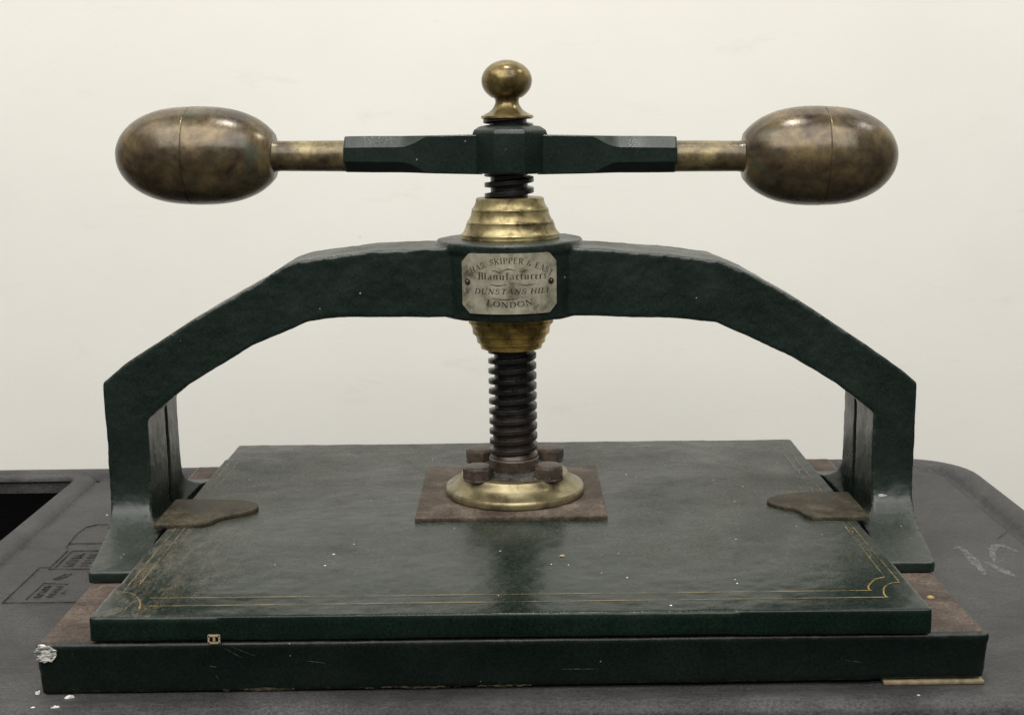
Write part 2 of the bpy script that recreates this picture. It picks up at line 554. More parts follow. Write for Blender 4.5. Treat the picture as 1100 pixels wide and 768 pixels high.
for j in range(NV):
    fs.append((vi(0, 0, j), vi(1, 0, j), vi(1, 0, j+1), vi(0, 0, j+1)))
    fs.append((vi(0, NU, j), vi(0, NU, j+1), vi(1, NU, j+1), vi(1, NU, j)))
plate = mesh_obj('nameplate', vs, fs, M['nickel'], press, True, 40)
plate['label'] = 'engraved nickel nameplate with clipped corners'

TH, TN, SF = .17, .065, .055      # thick stem, thin hairline, serif
def arc(cx, cy, rx, ry, a0, a1, n=10):
    return [(cx+rx*cos(radians(a0+(a1-a0)*k/n)), cy+ry*sin(radians(a0+(a1-a0)*k/n))) for k in range(n+1)]
def ser(x, y, w=.17): return ([(x-w, y), (x+w, y)], SF)
CAPS = {
 'C': (.72, [(arc(.40, .5, .34, .48, 50, 310), 'c'), ([(.62, .86), (.66, .62)], TN)]),
 'H': (.86, [([(.16, 0), (.16, 1)], TH), ([(.70, 0), (.70, 1)], TH), ([(.16, .52), (.70, .52)], TN), ser(.16, .03), ser(.16, .97), ser(.70, .03), ser(.70, .97)]),
 'A': (.80, [([(.08, 0), (.40, 1)], TN), ([(.40, 1), (.70, 0)], TH), ([(.2, .34), (.6, .34)], TN), ser(.08, .03, .12), ser(.70, .03)]),
 'S': (.62, [(arc(.31, .74, .22, .23, 40, 250, 8)+arc(.31, .27, .25, .25, 70, -150, 8), .12), ([(.52, .9), (.54, .68)], TN), ([(.07, .32), (.06, .08)], TN)]),
 'K': (.82, [([(.16, 0), (.16, 1)], TH), ([(.16, .45), (.66, .97)], TN), ([(.32, .60), (.70, 0)], TH), ser(.16, .03), ser(.16, .97), ser(.66, .97, .12), ser(.70, .03, .14)]),
 'I': (.38, [([(.19, 0), (.19, 1)], TH), ser(.19, .03), ser(.19, .97)]),
 'P': (.72, [([(.18, 0), (.18, 1)], TH), ([(.18, .96)]+arc(.40, .73, .24, .23, 90, -90)+[(.18, .50)], 'c'), ser(.18, .03), ser(.1, .97, .1)]),
 'E': (.70, [([(.18, 0), (.18, 1)], TH), ([(.08, .97), (.62, .97), (.63, .76)], TN), ([(.18, .52), (.48, .52)], TN), ([(.48, .42), (.48, .64)], TN), ([(.08, .03), (.62, .03), (.66, .28)], TN)]),
 'R': (.80, [([(.18, 0), (.18, 1)], TH), ([(.18, .96)]+arc(.40, .74, .24, .22, 90, -90)+[(.18, .52)], 'c'), ([(.42, .52), (.70, 0)], TH), ser(.18, .03), ser(.1, .97, .1), ser(.72, .03, .1)]),
 '&': (.84, [([(.76, .45), (.62, .12)]+arc(.36, .27, .27, .25, -20, -220)+arc(.36, .76, .17, .20, 220, -40)+[(.28, .42), (.72, .02)], .11)]),
 'T': (.74, [([(.37, 0), (.37, 1)], TH), ([(.06, .74), (.08, .97), (.66, .97), (.68, .74)], TN), ser(.37, .03)]),
 'D': (.84, [([(.18, 0), (.18, 1)], TH), ([(.1, .96), (.34, .96)]+arc(.38, .5, .34, .46, 90, -90)+[(.1, .04)], 'c')]),
 'U': (.82, [([(.17, 1), (.17, .3)]+arc(.42, .3, .25, .27, 180, 270, 6), TH), (arc(.42, .3, .25, .27, 270, 360, 6)+[(.67, 1)], TN), ser(.17, .97), ser(.67, .97, .13)]),
 'N': (.86, [([(.16, 0), (.16, 1)], TN), ([(.14, 1), (.70, 0)], TH), ([(.70, 0), (.70, 1)], TN), ser(.16, .03, .13), ser(.10, .97, .1), ser(.70, .97, .13)]),
 'L': (.68, [([(.18, 0), (.18, 1)], TH), ([(.06, .03), (.58, .03), (.63, .32)], TN), ser(.18, .97)]),
 'O': (.84, [(arc(.42, .5, .34, .48, 0, 360, 18), 'c')]),
 '.': (.26, [([(.12, 0), (.12, .12)], .12)]),
 ' ': (.34, []),
}
def bl(x, top=.98, bot=.02):
    return [([(x, bot+.14), (x, top-.12)], .19), ([(x-.11, top-.08), (x+.10, top-.17)], .13), ([(x-.10, bot+.15), (x+.13, bot+.06)], .13)]
BLACK = {
 'M': (1.25, bl(.18, 1.5)+bl(.60, 1.45)+bl(1.02, 1.45)+[([(.0, 1.32), (.25, 1.52), (.55, 1.3), (.75, 1.5), (1.0, 1.32)], TN), ([(-.12, .2), (.1, .0)], TN)]),
 'a': (.66, bl(.46)+[(arc(.24, .30, .16, .24, 60, 300, 6), .12), ([(.1, .86), (.3, .98), (.46, .84)], TN)]),
 'n': (.76, bl(.16)+bl(.54)+[([(.16, .80), (.36, .96), (.54, .86)], TN)]),
 'u': (.76, bl(.16)+bl(.54)+[([(.16, .12), (.34, .03), (.54, .2)], TN)]),
 'f': (.48, bl(.2, 1.4)+[([(.2, 1.3), (.34, 1.46), (.46, 1.34)], .11), ([(.02, .92), (.42, .92)], TN)]),
 'c': (.52, bl(.18)+[([(.18, .86), (.34, .98), (.46, .84)], .11), ([(.18, .1), (.32, .02), (.46, .14)], TN)]),
 't': (.46, bl(.2, 1.25)+[([(.02, .92), (.42, .92)], TN)]),
 'r': (.52, bl(.16)+[([(.18, .8), (.32, .96), (.46, .84)], .12)]),
 'e': (.54, bl(.18)+[([(.18, .86), (.36, .98), (.44, .72), (.18, .46)], .08), ([(.18, .1), (.32, .02), (.46, .14)], TN)]),
 's': (.52, [([(.42, .86), (.28, .98), (.12, .78), (.40, .34), (.26, .04), (.06, .16)], .13)]),
}
letters = MB()
def stroke(pts, w, place):
    """ribbon of width w (units of glyph box); place maps glyph point to the surface"""
    n = len(pts)
    L, R = [], []
    for k in range(n):
        a = pts[max(0, k-1)]; b = pts[min(n-1, k+1)]
        dx, dy = b[0]-a[0], b[1]-a[1]; l = math.hypot(dx, dy) or 1
        nx, ny = -dy/l, dx/l
        ww = w
        if w == 'c':   # contrast: fat where the curve runs upright, thin where it runs flat
            ww = TN+(TH-TN)*abs(dy/l)**1.5
        L.append((pts[k][0]+nx*ww/2, pts[k][1]+ny*ww/2)); R.append((pts[k][0]-nx*ww/2, pts[k][1]-ny*ww/2))
    vs = [place(*p) for p in L]+[place(*p) for p in R]
    letters.add((vs, [(k, k+1, n+k+1, n+k) for k in range(n-1)]))
LIFT = .00072
def text(s, font, h, u0, u1, vfun, tilt=None, slant=0.0, bold=1.0):
    tot = sum(font[c][0]+.10 for c in s)
    k = (u1-u0)/tot; x = u0
    for c in s:
        w, st = font[c]
        uc = x+(w+.1)*k/2
        ang = tilt(uc) if tilt else 0
        def place(gx, gy, x=x, uc=uc, w=w, ang=ang):
            du = (gx-w/2)*k+slant*gy*h; dv = gy*h
            return on_hub(uc+du*cos(ang)-dv*sin(ang), vfun(uc)+du*sin(ang)+dv*cos(ang), LIFT)
        for pts, wd in st:
            stroke(pts, wd if wd == 'c' else wd*bold, place)
        x += (w+.1)*k
v1 = lambda u: .0146-.0098*(u/.031)**2
text('CHAS. SKIPPER & EAST', CAPS, .0042, -.0312, .0316, v1, lambda u: math.atan(-2*.0098*u/.031**2)*.9)
text('Manufacturers', BLACK, .0036, -.0225, .0275, lambda u: .0030)
def small(c, u, v, h):
    for pts, wd in CAPS[c][1]:
        stroke(pts, wd, lambda gx, gy: on_hub(u+gx*h*.85, v+gy*h, LIFT))
text('S', CAPS, .0037, -.0330, -.0300, lambda u: -.0070, None, .25)
small('T', -.0292, -.0046, .0019)
text('DUNSTANS HILL', CAPS, .0037, -.0258, .0305, lambda u: -.0070, None, .25)
text('LONDON', CAPS, .0040, -.0170, .0170, lambda u: -.0166+.0022*(u/.017)**2, lambda u: 2*.0022*u/.017**2)
def curl(pts, w=.00035):
    n = len(pts); L, R = [], []
    for k in range(n):
        a = pts[max(0, k-1)]; b = pts[min(n-1, k+1)]
        dx, dy = b[0]-a[0], b[1]-a[1]; l = math.hypot(dx, dy) or 1
        ww = w*(.35+.65*sin(pi*k/(n-1)))
        L.append((pts[k][0]-dy/l*ww, pts[k][1]+dx/l*ww)); R.append((pts[k][0]+dy/l*ww, pts[k][1]-dx/l*ww))
    letters.add(([on_hub(*p, LIFT) for p in L+R], [(k, k+1, n+k+1, n+k) for k in range(n-1)]))
curl([(-.0145+.013*t/12, .0001-.0011*sin(pi*t/12)) for t in range(13)])
curl([(.0065+.0125*t/12, .0001-.0011*sin(pi*t/12)) for t in range(13)])
curl([(-.0125+.0195*t/14, -.0098-.0012*sin(pi*t/14)) for t in range(15)])
curl([(-.0120+.0065*t/10, .0090+.0007*sin(2*pi*t/10)) for t in range(11)])
curl([(-.0050+.0095*t/12, .0094+.0012*sin(pi*t/12)) for t in range(13)])
curl([(.0070+.0065*t/10, .0090-.0007*sin(2*pi*t/10)) for t in range(11)])
let = letters.build('engraved_lettering', M['ink'], plate)
for su in (-1, 1):
    ring_v, ring_f = [], []
    prof = [(.0023, .0), (.0022, .0006), (.0016, .0007), (.0013, .0004), (.0012, .0011), (.0006, .0015), (.0001, .0016)]
    n = 20
    for r, l in prof:
        for i in range(n):
            a = 2*pi*i/n
            ring_v.append(on_hub(su*.0308+r*cos(a), .0012+r*sin(a), LIFT-.0002+l))
    for k in range(len(prof)-1):
        for i in range(n):
            j = (i+1) % n
            ring_f.append((k*n+i, k*n+j, (k+1)*n+j, (k+1)*n+i))
    mesh_obj('screw_head', ring_v, ring_f, M['rivet'], plate, True, 50)

# ------------------------------------------------------------------ base
def slab(name, x0, x1, y0, y1, zb, zt, mat, parent, yaw=0, org=(0, 0), taper=0, vox=.0016, disp=((.05, .0007), (.012, .0005))):
    """zb may be (left, right)"""
    zl, zr = zb if hasattr(zb, '__len__') else (zb, zb)
    c, s = cos(yaw), sin(yaw)
    P = []
    for z in (0, 1):
        for (x, y) in ((x0, y0), (x1, y0), (x1, y1), (x0, y1)):
            if z == 0:
                zz = zl+(zr-zl)*(x-x0)/(x1-x0); x = x-taper*(1 if x > 0 else -1)
            else: zz = zt
            P.append((org[0]+x*c-y*s, org[1]+x*s+y*c, zz))
    vf = fixed((P, [(0, 3, 2, 1), (4, 5, 6, 7), (0, 1, 5, 4), (1, 2, 6, 5), (2, 3, 7, 6), (3, 0, 4, 7)]))
    me = bpy.data.meshes.new(name); me.from_pydata(vf[0], [], vf[1]); me.materials.append(mat)
    o = link(bpy.data.objects.new(name, me), parent)
    return voxel(o, vox, 4, disp)
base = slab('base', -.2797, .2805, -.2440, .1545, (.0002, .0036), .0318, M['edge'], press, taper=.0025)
# the bare rusty top of the base
base.data.materials.append(M['rust'])
for p in base.data.polygons:
    if p.normal.z > .975 and abs(p.center.x) < .2775 and -.2415 < p.center.y < .152: p.material_index = 1
# chipped plaster-white corner
pr_ = random.Random(11)
poly = []
for k in range(26):
    a = 2*pi*k/26
    q = pr_.uniform(.78, 1.12)
    poly.append((-.2733+.0068*cos(a)*q, .0262+.0056*sin(a)*q-.0012*cos(a)))
poly = [(max(x, -.2801), min(z, .0318)) for x, z in poly]
n_ = len(poly)
vs = [(x, -.2436, z) for x, z in poly]+[(x, -.2450-.0003*pr_.random(), z) for x, z in poly]+[(-.2733, -.2452, .0262)]
fs = [(i, (i+1) % n_, n_+(i+1) % n_, n_+i) for i in range(n_)]+[(n_+i, n_+(i+1) % n_, 2*n_) for i in range(n_)]
cp = mesh_obj('chipped_corner', vs, fs, M['chip'], base)
cp['label'] = 'white chipped patch'

# scratches and rubbed-off paint on the front of the base
def front_strip(name, mat, pts, w, y=-.24475):
    n = len(pts); U, D = [], []
    for k, (x, z) in enumerate(pts):
        ww = w*(.4+.6*sin(pi*k/(n-1)))
        U.append((x, y, z+ww/2)); D.append((x, y, z-ww/2))
    return mesh_obj(name, U+D, [(k, k+1, n+k+1, n+k) for k in range(n-1)], mat, base)
for (x0, z0, x1, z1, w) in ((-.168, .0285, -.158, .0225, .0004), (-.163, .0290, -.150, .0235, .0004), (-.258, .0300, -.2565, .0235, .0006),
                            (-.178, .0290, -.1785, .0255, .0005), (-.120, .0200, -.109, .0185, .0004), (.030, .0130, .052, .0128, .0004),
                            (.205, .0150, .196, .0165, .0004), (-.177, .0175, -.1735, .0170, .0011), (-.174, .0115, -.1725, .0098, .0010)):
    front_strip('scratch', M['scratch'], [(x0+(x1-x0)*t/5, z0+(z1-z0)*t/5) for t in range(6)], w)
rn = random.Random(21)
for (x0, x1, w) in ((-.158, -.128, .0020), (-.086, -.030, .0012), (-.020, .012, .0013), (-.170, -.166, .0022)):
    m_ = 14
    front_strip('worn_edge', M['tanwear'], [(x0+(x1-x0)*t/m_, .0022+.0018*(x0+.28)/.56+rn.uniform(-.0004, .0004)) for t in range(m_+1)], w)
# bare chip on the right leg, just above the flare
o = mesh_obj('paint_chip', [(.2660, -.0492, .0560), (.2690, -.0490, .0550), (.2735, -.0490, .0556), (.2740, -.0492, .0578), (.2700, -.0490, .0590), (.2668, -.0488, .0584), (.2700, -.0506, .0570)],
             [(0, 1, 6), (1, 2, 6), (2, 3, 6), (3, 4, 6), (4, 5, 6), (5, 0, 6)], M['chipgrey'], press)

# ------------------------------------------------------------------ platen
YAW = -.00526
PX = .0007
def pp(x, y, z):
    c, s = cos(YAW), sin(YAW)
    return (PX+x*c-y*s, x*s+y*c, z)
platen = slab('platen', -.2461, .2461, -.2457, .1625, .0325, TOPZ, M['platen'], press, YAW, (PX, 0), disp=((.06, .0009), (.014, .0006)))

def line_strip(mb, pts, w, z, closed=False):
    n = len(pts); L, R = [], []
    for k in range(n):
        a = pts[max(0, k-1)]; b = pts[min(n-1, k+1)]
        dx, dy = b[0]-a[0], b[1]-a[1]; l = math.hypot(dx, dy) or 1
        L.append((pts[k][0]-dy/l*w/2, pts[k][1]+dx/l*w/2)); R.append((pts[k][0]+dy/l*w/2, pts[k][1]-dx/l*w/2))
    mb.add(([(x, y, z) for x, y in L+R], [(k, k+1, n+k+1, n+k) for k in range(n-1)]))
def densify(a, b, step=.012):
    n = max(2, int(math.dist(a, b)/step))
    return [(a[0]+(b[0]-a[0])*k/n, a[1]+(b[1]-a[1])*k/n) for k in range(n+1)]
ZL = TOPZ+.00042
g1, g2 = MB(), MB()
inner_arc = smoothprof([(.2172, -.2152), (.2176, -.2105), (.2205, -.2045), (.2258, -.1967), (.2322, -.1937)], 4)
outer_arc = smoothprof([(.2240, -.2268), (.2242, -.2205), (.2276, -.2105), (.2332, -.2043), (.2392, -.2026)], 4)
# front lines follow the photographed positions (world), slightly skewed with the platen
line_strip(g1, densify((-.219, -.2140), (.2187, -.2159)), .00075, ZL)
line_strip(g1, densify((-.2165, -.2272), (.2250, -.2274)), .00075, ZL)
line_strip(g1, inner_arc, .0010, ZL+.00005)
line_strip(g1, outer_arc, .0010, ZL+.00005)
line_strip(g1, [(-.2205, -.2313), (-.2213, -.2260), (-.2235, -.2190), (-.2275, -.2112)], .0010, ZL+.00005)
line_strip(g2, [(-.2275, -.2112), (-.2330, -.2050), (-.2394, -.2030)], .0008, ZL)
line_strip(g2, densify((.2324, -.1925), (.2330, -.0810)), .0009, ZL)
line_strip(g2, densify((.2388, -.2015), (.2380, -.0810)), .0008, ZL)
line_strip(g2, densify((.2303, -.0140), (.2312, .1300)), .0009, ZL)
line_strip(g2, densify((.2368, -.0140), (.2378, .1300)), .0009, ZL)
line_strip(g2, densify((-.2320, -.1900), (-.2320, .1260)), .0008, ZL)
line_strip(g2, densify((-.2385, -.2000), (-.2385, .1260)), .0008, ZL)
line_strip(g2, densify((-.2300, .1370), (.2300, .1400)), .0008, ZL)
o = g1.build('gold_pinstripe', M['gold'], platen); o['label'] = 'gold pinstripe with notched corners along the front'
o = g2.build('gold_pinstripe', M['gold_faint'], platen); o['label'] = 'almost worn away gold pinstripe along the sides'
# little figure pattern between the two lines on the right side
g3 = MB()
for k in range(5):
    y = -.083-.016*k
    line_strip(g3, smoothprof([(.2330, y), (.2358, y-.004), (.2332, y-.009), (.2378, y-.014)], 4), .0007, ZL+.0001)
o = g3.build('gold_pinstripe', M['gold_faint'], platen); o['label'] = 'faint scrolled gold between the right side lines'

# guide tabs: dull ogee plates at both ends of the platen
TL = [(-.2546, -.0755)] + smoothprof([(-.2200, -.0752), (-.2150, -.0695), (-.2115, -.0615), (-.2045, -.0548), (-.1935, -.0468), (-.1880, -.037), (-.1895, -.028), (-.196, -.0205), (-.2109, -.0150)], 4) + [(-.2546, -.0125)]
TR = smoothprof([(.2171, -.0150), (.2033, -.0195), (.1940, -.0260), (.1893, -.0350), (.1912, -.0440), (.1985, -.0515), (.2045, -.0560), (.2078, -.0630), (.2098, -.0710), (.2138, -.0768)], 4) + [(.2540, -.0777), (.2540, -.0160)]
def tabmesh(poly, name):
    big = []
    n = len(poly)
    for i in range(n):
        big.append(poly[i])
    v, f = prism(big, TOPZ-.0003, TOPZ+.0032)
    o = mesh_obj(name, v, f, M['tab'], platen)
    return bevel(o, .0006, 2)
t = tabmesh(TL, 'guide_tab'); t2 = tabmesh(TR, 'guide_tab')

# square iron plate under the flange
sq = .0690
v, f = prism([(XC-.0015-sq, -sq), (XC-.0015+sq, -sq), (XC-.0015+sq, sq), (XC-.0015-sq, sq)], TOPZ-.0003, TOPZ+.0034)
bp = bevel(mesh_obj('square_plate', v, f, M['plate'], platen), .0006, 2)
# cream chip on the front edge and the larger cream speck on the top
def blob(name, c, r, mat, parent, seed, axis='z', flatn=.5, ecc=1.0):
    rnd = random.Random(seed)
    bm = bmesh.new(); bmesh.ops.create_icosphere(bm, subdivisions=2, radius=1)
    for v in bm.verts:
        k = 1+.35*mnoise.noise(v.co*1.7+Vector((seed, 0, 0)))
        v.co *= k
        if axis == 'z': v.co = Vector((v.co.x*r*ecc, v.co.y*r, v.co.z*r*flatn))
        else: v.co = Vector((v.co.x*r*ecc, v.co.y*r*flatn, v.co.z*r))
        v.co += Vector(c)
    me = bpy.data.meshes.new(name); bm.to_mesh(me); bm.free(); me.materials.append(mat)
    for p in me.polygons: p.use_smooth = True
    return link(bpy.data.objects.new(name, me), parent)
mb = MB()
CXX, CYY, CZZ = -.1735, -.2452, .0343
for (dx, dz, w, h) in ((0, .0023, .0034, .0005), (0, -.0021, .0034, .0005), (-.0031, 0, .0005, .0026), (.0031, 0, .0005, .0026), (0, .0002, .0007, .0012)):
    x0, x1, z0, z1 = CXX+dx-w, CXX+dx+w, CZZ+dz-h, CZZ+dz+h
    y0, y1 = CYY-.0007, CYY+.0004
    P = [(x0, y0, z0), (x1, y0, z0), (x1, y0, z1), (x0, y0, z1), (x0, y1, z0), (x1, y1, z0), (x1, y1, z1), (x0, y1, z1)]
    mb.add((P, [(0, 1, 2, 3), (0, 4, 5, 1), (1, 5, 6, 2), (2, 6, 7, 3), (3, 7, 4, 0)]))
o = mb.build('chip_mark', M['cream'], platen); o['label'] = 'cream chip in the front edge'
o = blob('paint_fleck', (.0339, -.1458, TOPZ+.0004), .0015, M['cream'], platen, 5, 'z', .3, 1.3)

# ------------------------------------------------------------------ screw
PITCH = .00772; RO, RI = .0182, .0137
ZS0, ZS1 = .0600, .3330
rows = int((ZS1-ZS0)/.00024); nt_ = 72
vs, fs = [], []
def thread(fr):
    # square thread with rounded crests
    def st(a, b, x):
        t = min(1, max(0, (x-a)/(b-a))); return t*t*(3-2*t)
    return st(.07, .17, fr)*(1-st(.57, .68, fr))
for k in range(rows+1):
    z = ZS0+(ZS1-ZS0)*k/rows
    for i in range(nt_):
        a = 2*pi*i/nt_
        fr = (z/PITCH-a/(2*pi)+.15) % 1.0
        t = thread(fr)
        dep = RO-RI
        if z < .118:            # worn, clogged lower turns
            w = min(1, (.118-z)/.006)
            dep *= 1-.42*w
        if z < .083: dep *= max(0, (z-.079)/.004) if z > .079 else 0
        r = RO-dep*(1-t)
        vs.append((XC+.0008*(1-(z-.06)/.27)+r*cos(a), r*sin(a), z))
for k in range(rows):
    for i in range(nt_):
        j = (i+1) % nt_
        fs.append((k*nt_+i, k*nt_+j, (k+1)*nt_+j, (k+1)*nt_+i))
mesh_obj('screw', vs, fs, M['screw'], press, True, 55)

# ------------------------------------------------------------------ brass collars, flange, bolts
def steps(spec):
    """stepped rings: a crisp lip, then a slightly hollow taper up to the next ledge"""
    out = []
    for z0, r0, z1, r1, lip in spec:
        dz = z1-z0
        a, b = ((r0, z0), (r1, z1))
        if r0 > r1:
            out += [(r0-.0003, z0), (r0, z0+.0003), (r0, z0+lip), (r0-.0007, z0+lip+.0005)]
            for k in range(1, 8):
                t = k/7
                out.append((r0-.0009+(r1-r0+.0009)*t-.0006*sin(pi*t), z0+lip+.0006+(dz-lip-.0006)*t))
        else:
            for k in range(0, 7):
                t = k/7
                out.append((r0+(r1-.0009-r0)*t-.0006*sin(pi*t), z0+(dz-lip-.0006)*t))
            out += [(r1-.0007, z1-lip-.0005), (r1, z1-lip), (r1, z1-.0003), (r1-.0003, z1)]
    return out
up = [(.0355, .2425), (.0362, .2455)] + steps([(.2462, .0363, .2553, .0326, .0018), (.2554, .0320, .2644, .0286, .0016), (.2645, .0284, .2735, .0250, .0015)]) + [(.0240, .2742), (.0178, .2742)]
lathe('upper_collar', up, M['brass'], press, (XC+.0005, 0, 0), n=96, angle=28)
low = [(.0170, .1622), (.0222, .1622)] + steps([(.1625, .0230, .1684, .0256, .0014), (.1685, .0258, .1752, .0288, .0015), (.1753, .0290, .1832, .0317, .0016)]) + [(.0316, .184), (.0316, .190)]
lathe('lower_collar', low, M['brass_low'], press, (XC, 0, 0), n=96, angle=28)

fl = smoothprof([(.0515, TOPZ+.0034), (.0528, TOPZ+.0044), (.0530, TOPZ+.0074), (.0520, TOPZ+.0096)], 4) + \
     smoothprof([(.0520, TOPZ+.0096), (.0475, TOPZ+.0114), (.0430, TOPZ+.0148), (.0405, TOPZ+.0188), (.0396, TOPZ+.0200)], 4) + [(.0375, TOPZ+.0204), (.010, TOPZ+.0202)]
flange = lathe('flange', fl, M['flange'], press, (XC+.0012, -.0042, 0), n=96, angle=32)
# dirt and cotton fluff packed between the bolts
ZF = TOPZ+.0202
def hexbolt(x, y, rot, name):
    mb = MB()
    def hexring(r, z): return [(x+r*cos(rot+pi/3*i), y+r*sin(rot+pi/3*i), z) for i in range(6)]
    R = .0118
    v, f = lathe_data([(.0112, ZF-.001), (.0112, ZF+.0008)], 32, (x, y, 0)); mb.add((v, f))
    rings = [hexring(R, ZF+.0008), hexring(R, ZF+.0084)]
    vs = rings[0]+rings[1]
    fs = [tuple(range(6))[::-1], tuple(range(6, 12))]+[(i, (i+1) % 6, 6+(i+1) % 6, 6+i) for i in range(6)]
    mb.add((vs, fs))
    v, f = lathe_data([(.0102, ZF+.0082), (.0098, ZF+.0092), (.0086, ZF+.0101), (.004, ZF+.0106), (.0005, ZF+.0107)], 32, (x, y, 0)); mb.add((v, f))
    o = mb.build(name, M['bolt'], flange)
    bevel(o, .00035, 1, 40)
    for p in o.data.polygons: p.use_smooth = False
    return o
for (bx, by, rt) in ((-.0262, -.0268, .2), (.0262, -.0265, .5), (-.0262, .0262, .75), (.0275, .0262, .1)):
    hexbolt(XC+bx+.0005, by, rt, 'bolt')
# grey dirt and fluff packed between the bolts
dv, df_ = [], []
nr, na = 10, 60
for k in range(nr+1):
    r = .017+.0165*k/nr
    for i in range(na):
        a = 2*pi*i/na
        rr_ = r*(1+.10*mnoise.noise(Vector((cos(a)*2, sin(a)*2, 3)))*(k/nr))
        h = (.0018 if 0 < k < nr else -.0004)*(.55+.9*mnoise.noise(Vector((rr_*cos(a)*420, rr_*sin(a)*420, 1))))
        dv.append((XC+.0012+rr_*cos(a), -.003+rr_*sin(a), ZF+.0003+max(-.0004, h)))
for k in range(nr):
    for i in range(na):
        j = (i+1) % na
        df_.append((k*na+i, k*na+j, (k+1)*na+j, (k+1)*na+i))
mesh_obj('packed_dirt', dv, df_, M['dirt'], flange, True)
# screw foot (smooth boss)
lathe('screw_foot', [(.0188, ZF-.001), (.0190, ZF+.002), (.0190, ZF+.0092), (.0180, ZF+.0106), (.012, ZF+.0108)], M['bolt'], press, (XC+.0008, 0, 0), n=64)

# ------------------------------------------------------------------ lever
HZ = .3060; HX = XC+.0012
lever = empty('lever', (HX, 0, HZ)); lever.parent = press
lever.rotation_euler = (0, .0135, radians(-1.2))
# hub: chamfered octagonal boss with slightly domed top
def ngon_ring(R, z, n=8, ph=pi/8):
    return [(R*cos(ph+2*pi*i/n), R*sin(ph+2*pi*i/n), z) for i in range(n)]
mb = MB()
rg = [ngon_ring(.0282, -.0140), ngon_ring(.0292, -.0130), ngon_ring(.0292, .0148), ngon_ring(.0280, .0172), ngon_ring(.0235, .0198), ngon_ring(.012, .0212)]
vs = [p for r in rg for p in r]; fs = [tuple(range(8))[::-1], tuple(range(40, 48))]
for k in range(5):
    for i in range(8):
        j = (i+1) % 8
        fs.append((k*8+i, k*8+j, (k+1)*8+j, (k+1)*8+i))
mb.add((vs, fs))
bevel(mb.build('boss', M['lever'], lever), .0028, 3, 20)
def arm(sx):
    # square bar whose corners are chamfered away with a curved run-out
    stations = [(.020, 0.0, .0142), (.052, 0.0, .0136)]
    for k in range(7):
        t = k/6
        stations.append((.060+.020*t, .0078*sin(t*pi/2), .0134-.0003*t))
    stations += [(.100, .0080, .0131), (.1195, .0080, .0129), (.1208, .0084, .0124)]
    vs, fs = [], []
    for x, c, h in stations:
        c = max(c, .0006)
        ring = [(-h+c, -h), (h-c, -h), (h, -h+c), (h, h-c), (h-c, h), (-h+c, h), (-h, h-c), (-h, -h+c)]
        for y, z in ring: vs.append((sx*x, y, z-.0004))
    n = 8
    for k in range(len(stations)-1):
        for i in range(n):
            j = (i+1) % n
            fs.append((k*n+i, k*n+j, (k+1)*n+j, (k+1)*n+i))
    fs += [tuple(range(n))[::-1], tuple(range((len(stations)-1)*n, len(stations)*n))]
    o = mesh_obj('lever_arm', vs, fs, M['lever'], lever, True, 25)
    nk, tip = (.1730, .2902) if sx < 0 else (.1700, .2815)
    # round bronze shaft, necking into the ball
    sh = [(.0113, .112), (.0113, .1225), (.0111, .150), (.0110, nk-.0045), (.0114, nk-.001), (.0124, nk+.002), (.012, nk+.007)]
    pr = [(r, sx*t) for r, t in sh]
    lathe('shaft', pr, M['shaft'], lever, (0, 0, -.0018), 'x', 48, 40)
    # egg-shaped hollow bronze ball with a seam
    a0, a1, R = nk-.0055, tip, .0358
    prof = []
    xs = nk+(.0605 if sx < 0 else .0565)
    K = 64
    for k in range(K+1):
        t = k/K
        ph = pi*t
        x = (a0+a1)/2-(a1-a0)/2*cos(ph)
        s = (x-(a0+a1)/2)/((a1-a0)/2)
        r = R*max(0, 1-abs(s)**2.45)**.5
        if x < a0+.012: r = max(r, .0118)
        d = abs(x-xs)
        if d < .0012: r -= .0005
        elif xs < x < xs+.02: r -= .00022*(1-(x-xs)/.02)
        if x > nk: prof.append((max(r, .0002), sx*x))
    # extra samples round the seam
    prof2 = []
    for (r, x) in prof:
        if abs(abs(x)-xs) > .0022: prof2.append((r, x))
    def rr(x):
        s = (x-(a0+a1)/2)/((a1-a0)/2); return R*max(0, 1-abs(s)**2.45)**.5
    for dx, dr in ((-.0016, 0), (-.0005, 0), (-.0003, .0006), (.0003, .0007), (.0005, .0003), (.0016, .0002)):
        prof2.append((rr(xs+dx)-dr, sx*(xs+dx)))
    prof2.sort(key=lambda q: abs(q[1]))
    k = lathe('ball_knob', prof2, M['knob'], lever, (0, 0, -.0016), 'x', 96, 60)
    return o
for sx in (-1, 1): arm(sx)
# finial
fz = .3265
fin = smoothprof([(.0155, fz), (.0160, fz+.0035)], 2)
fin = [(.0100, .3245), (.0105, .3306), (.0178, .3308), (.0192, .3318), (.0190, .3332), (.0165, .3343)] + \
      smoothprof([(.0160, .3346), (.0118, .3372), (.0090, .3412), (.0086, .3444), (.0102, .3472)], 6)
zc, rb = .3582, .0184
th0 = math.asin(.0106/rb)
for k in range(25):
    a = th0+(pi-th0)*k/24
    fin.append((max(.0001, rb*sin(a)), zc-.0145*cos(a)*1.02))
lathe('finial', fin, M['finial'], press, (.0009, 0, 0), n=72, angle=40)

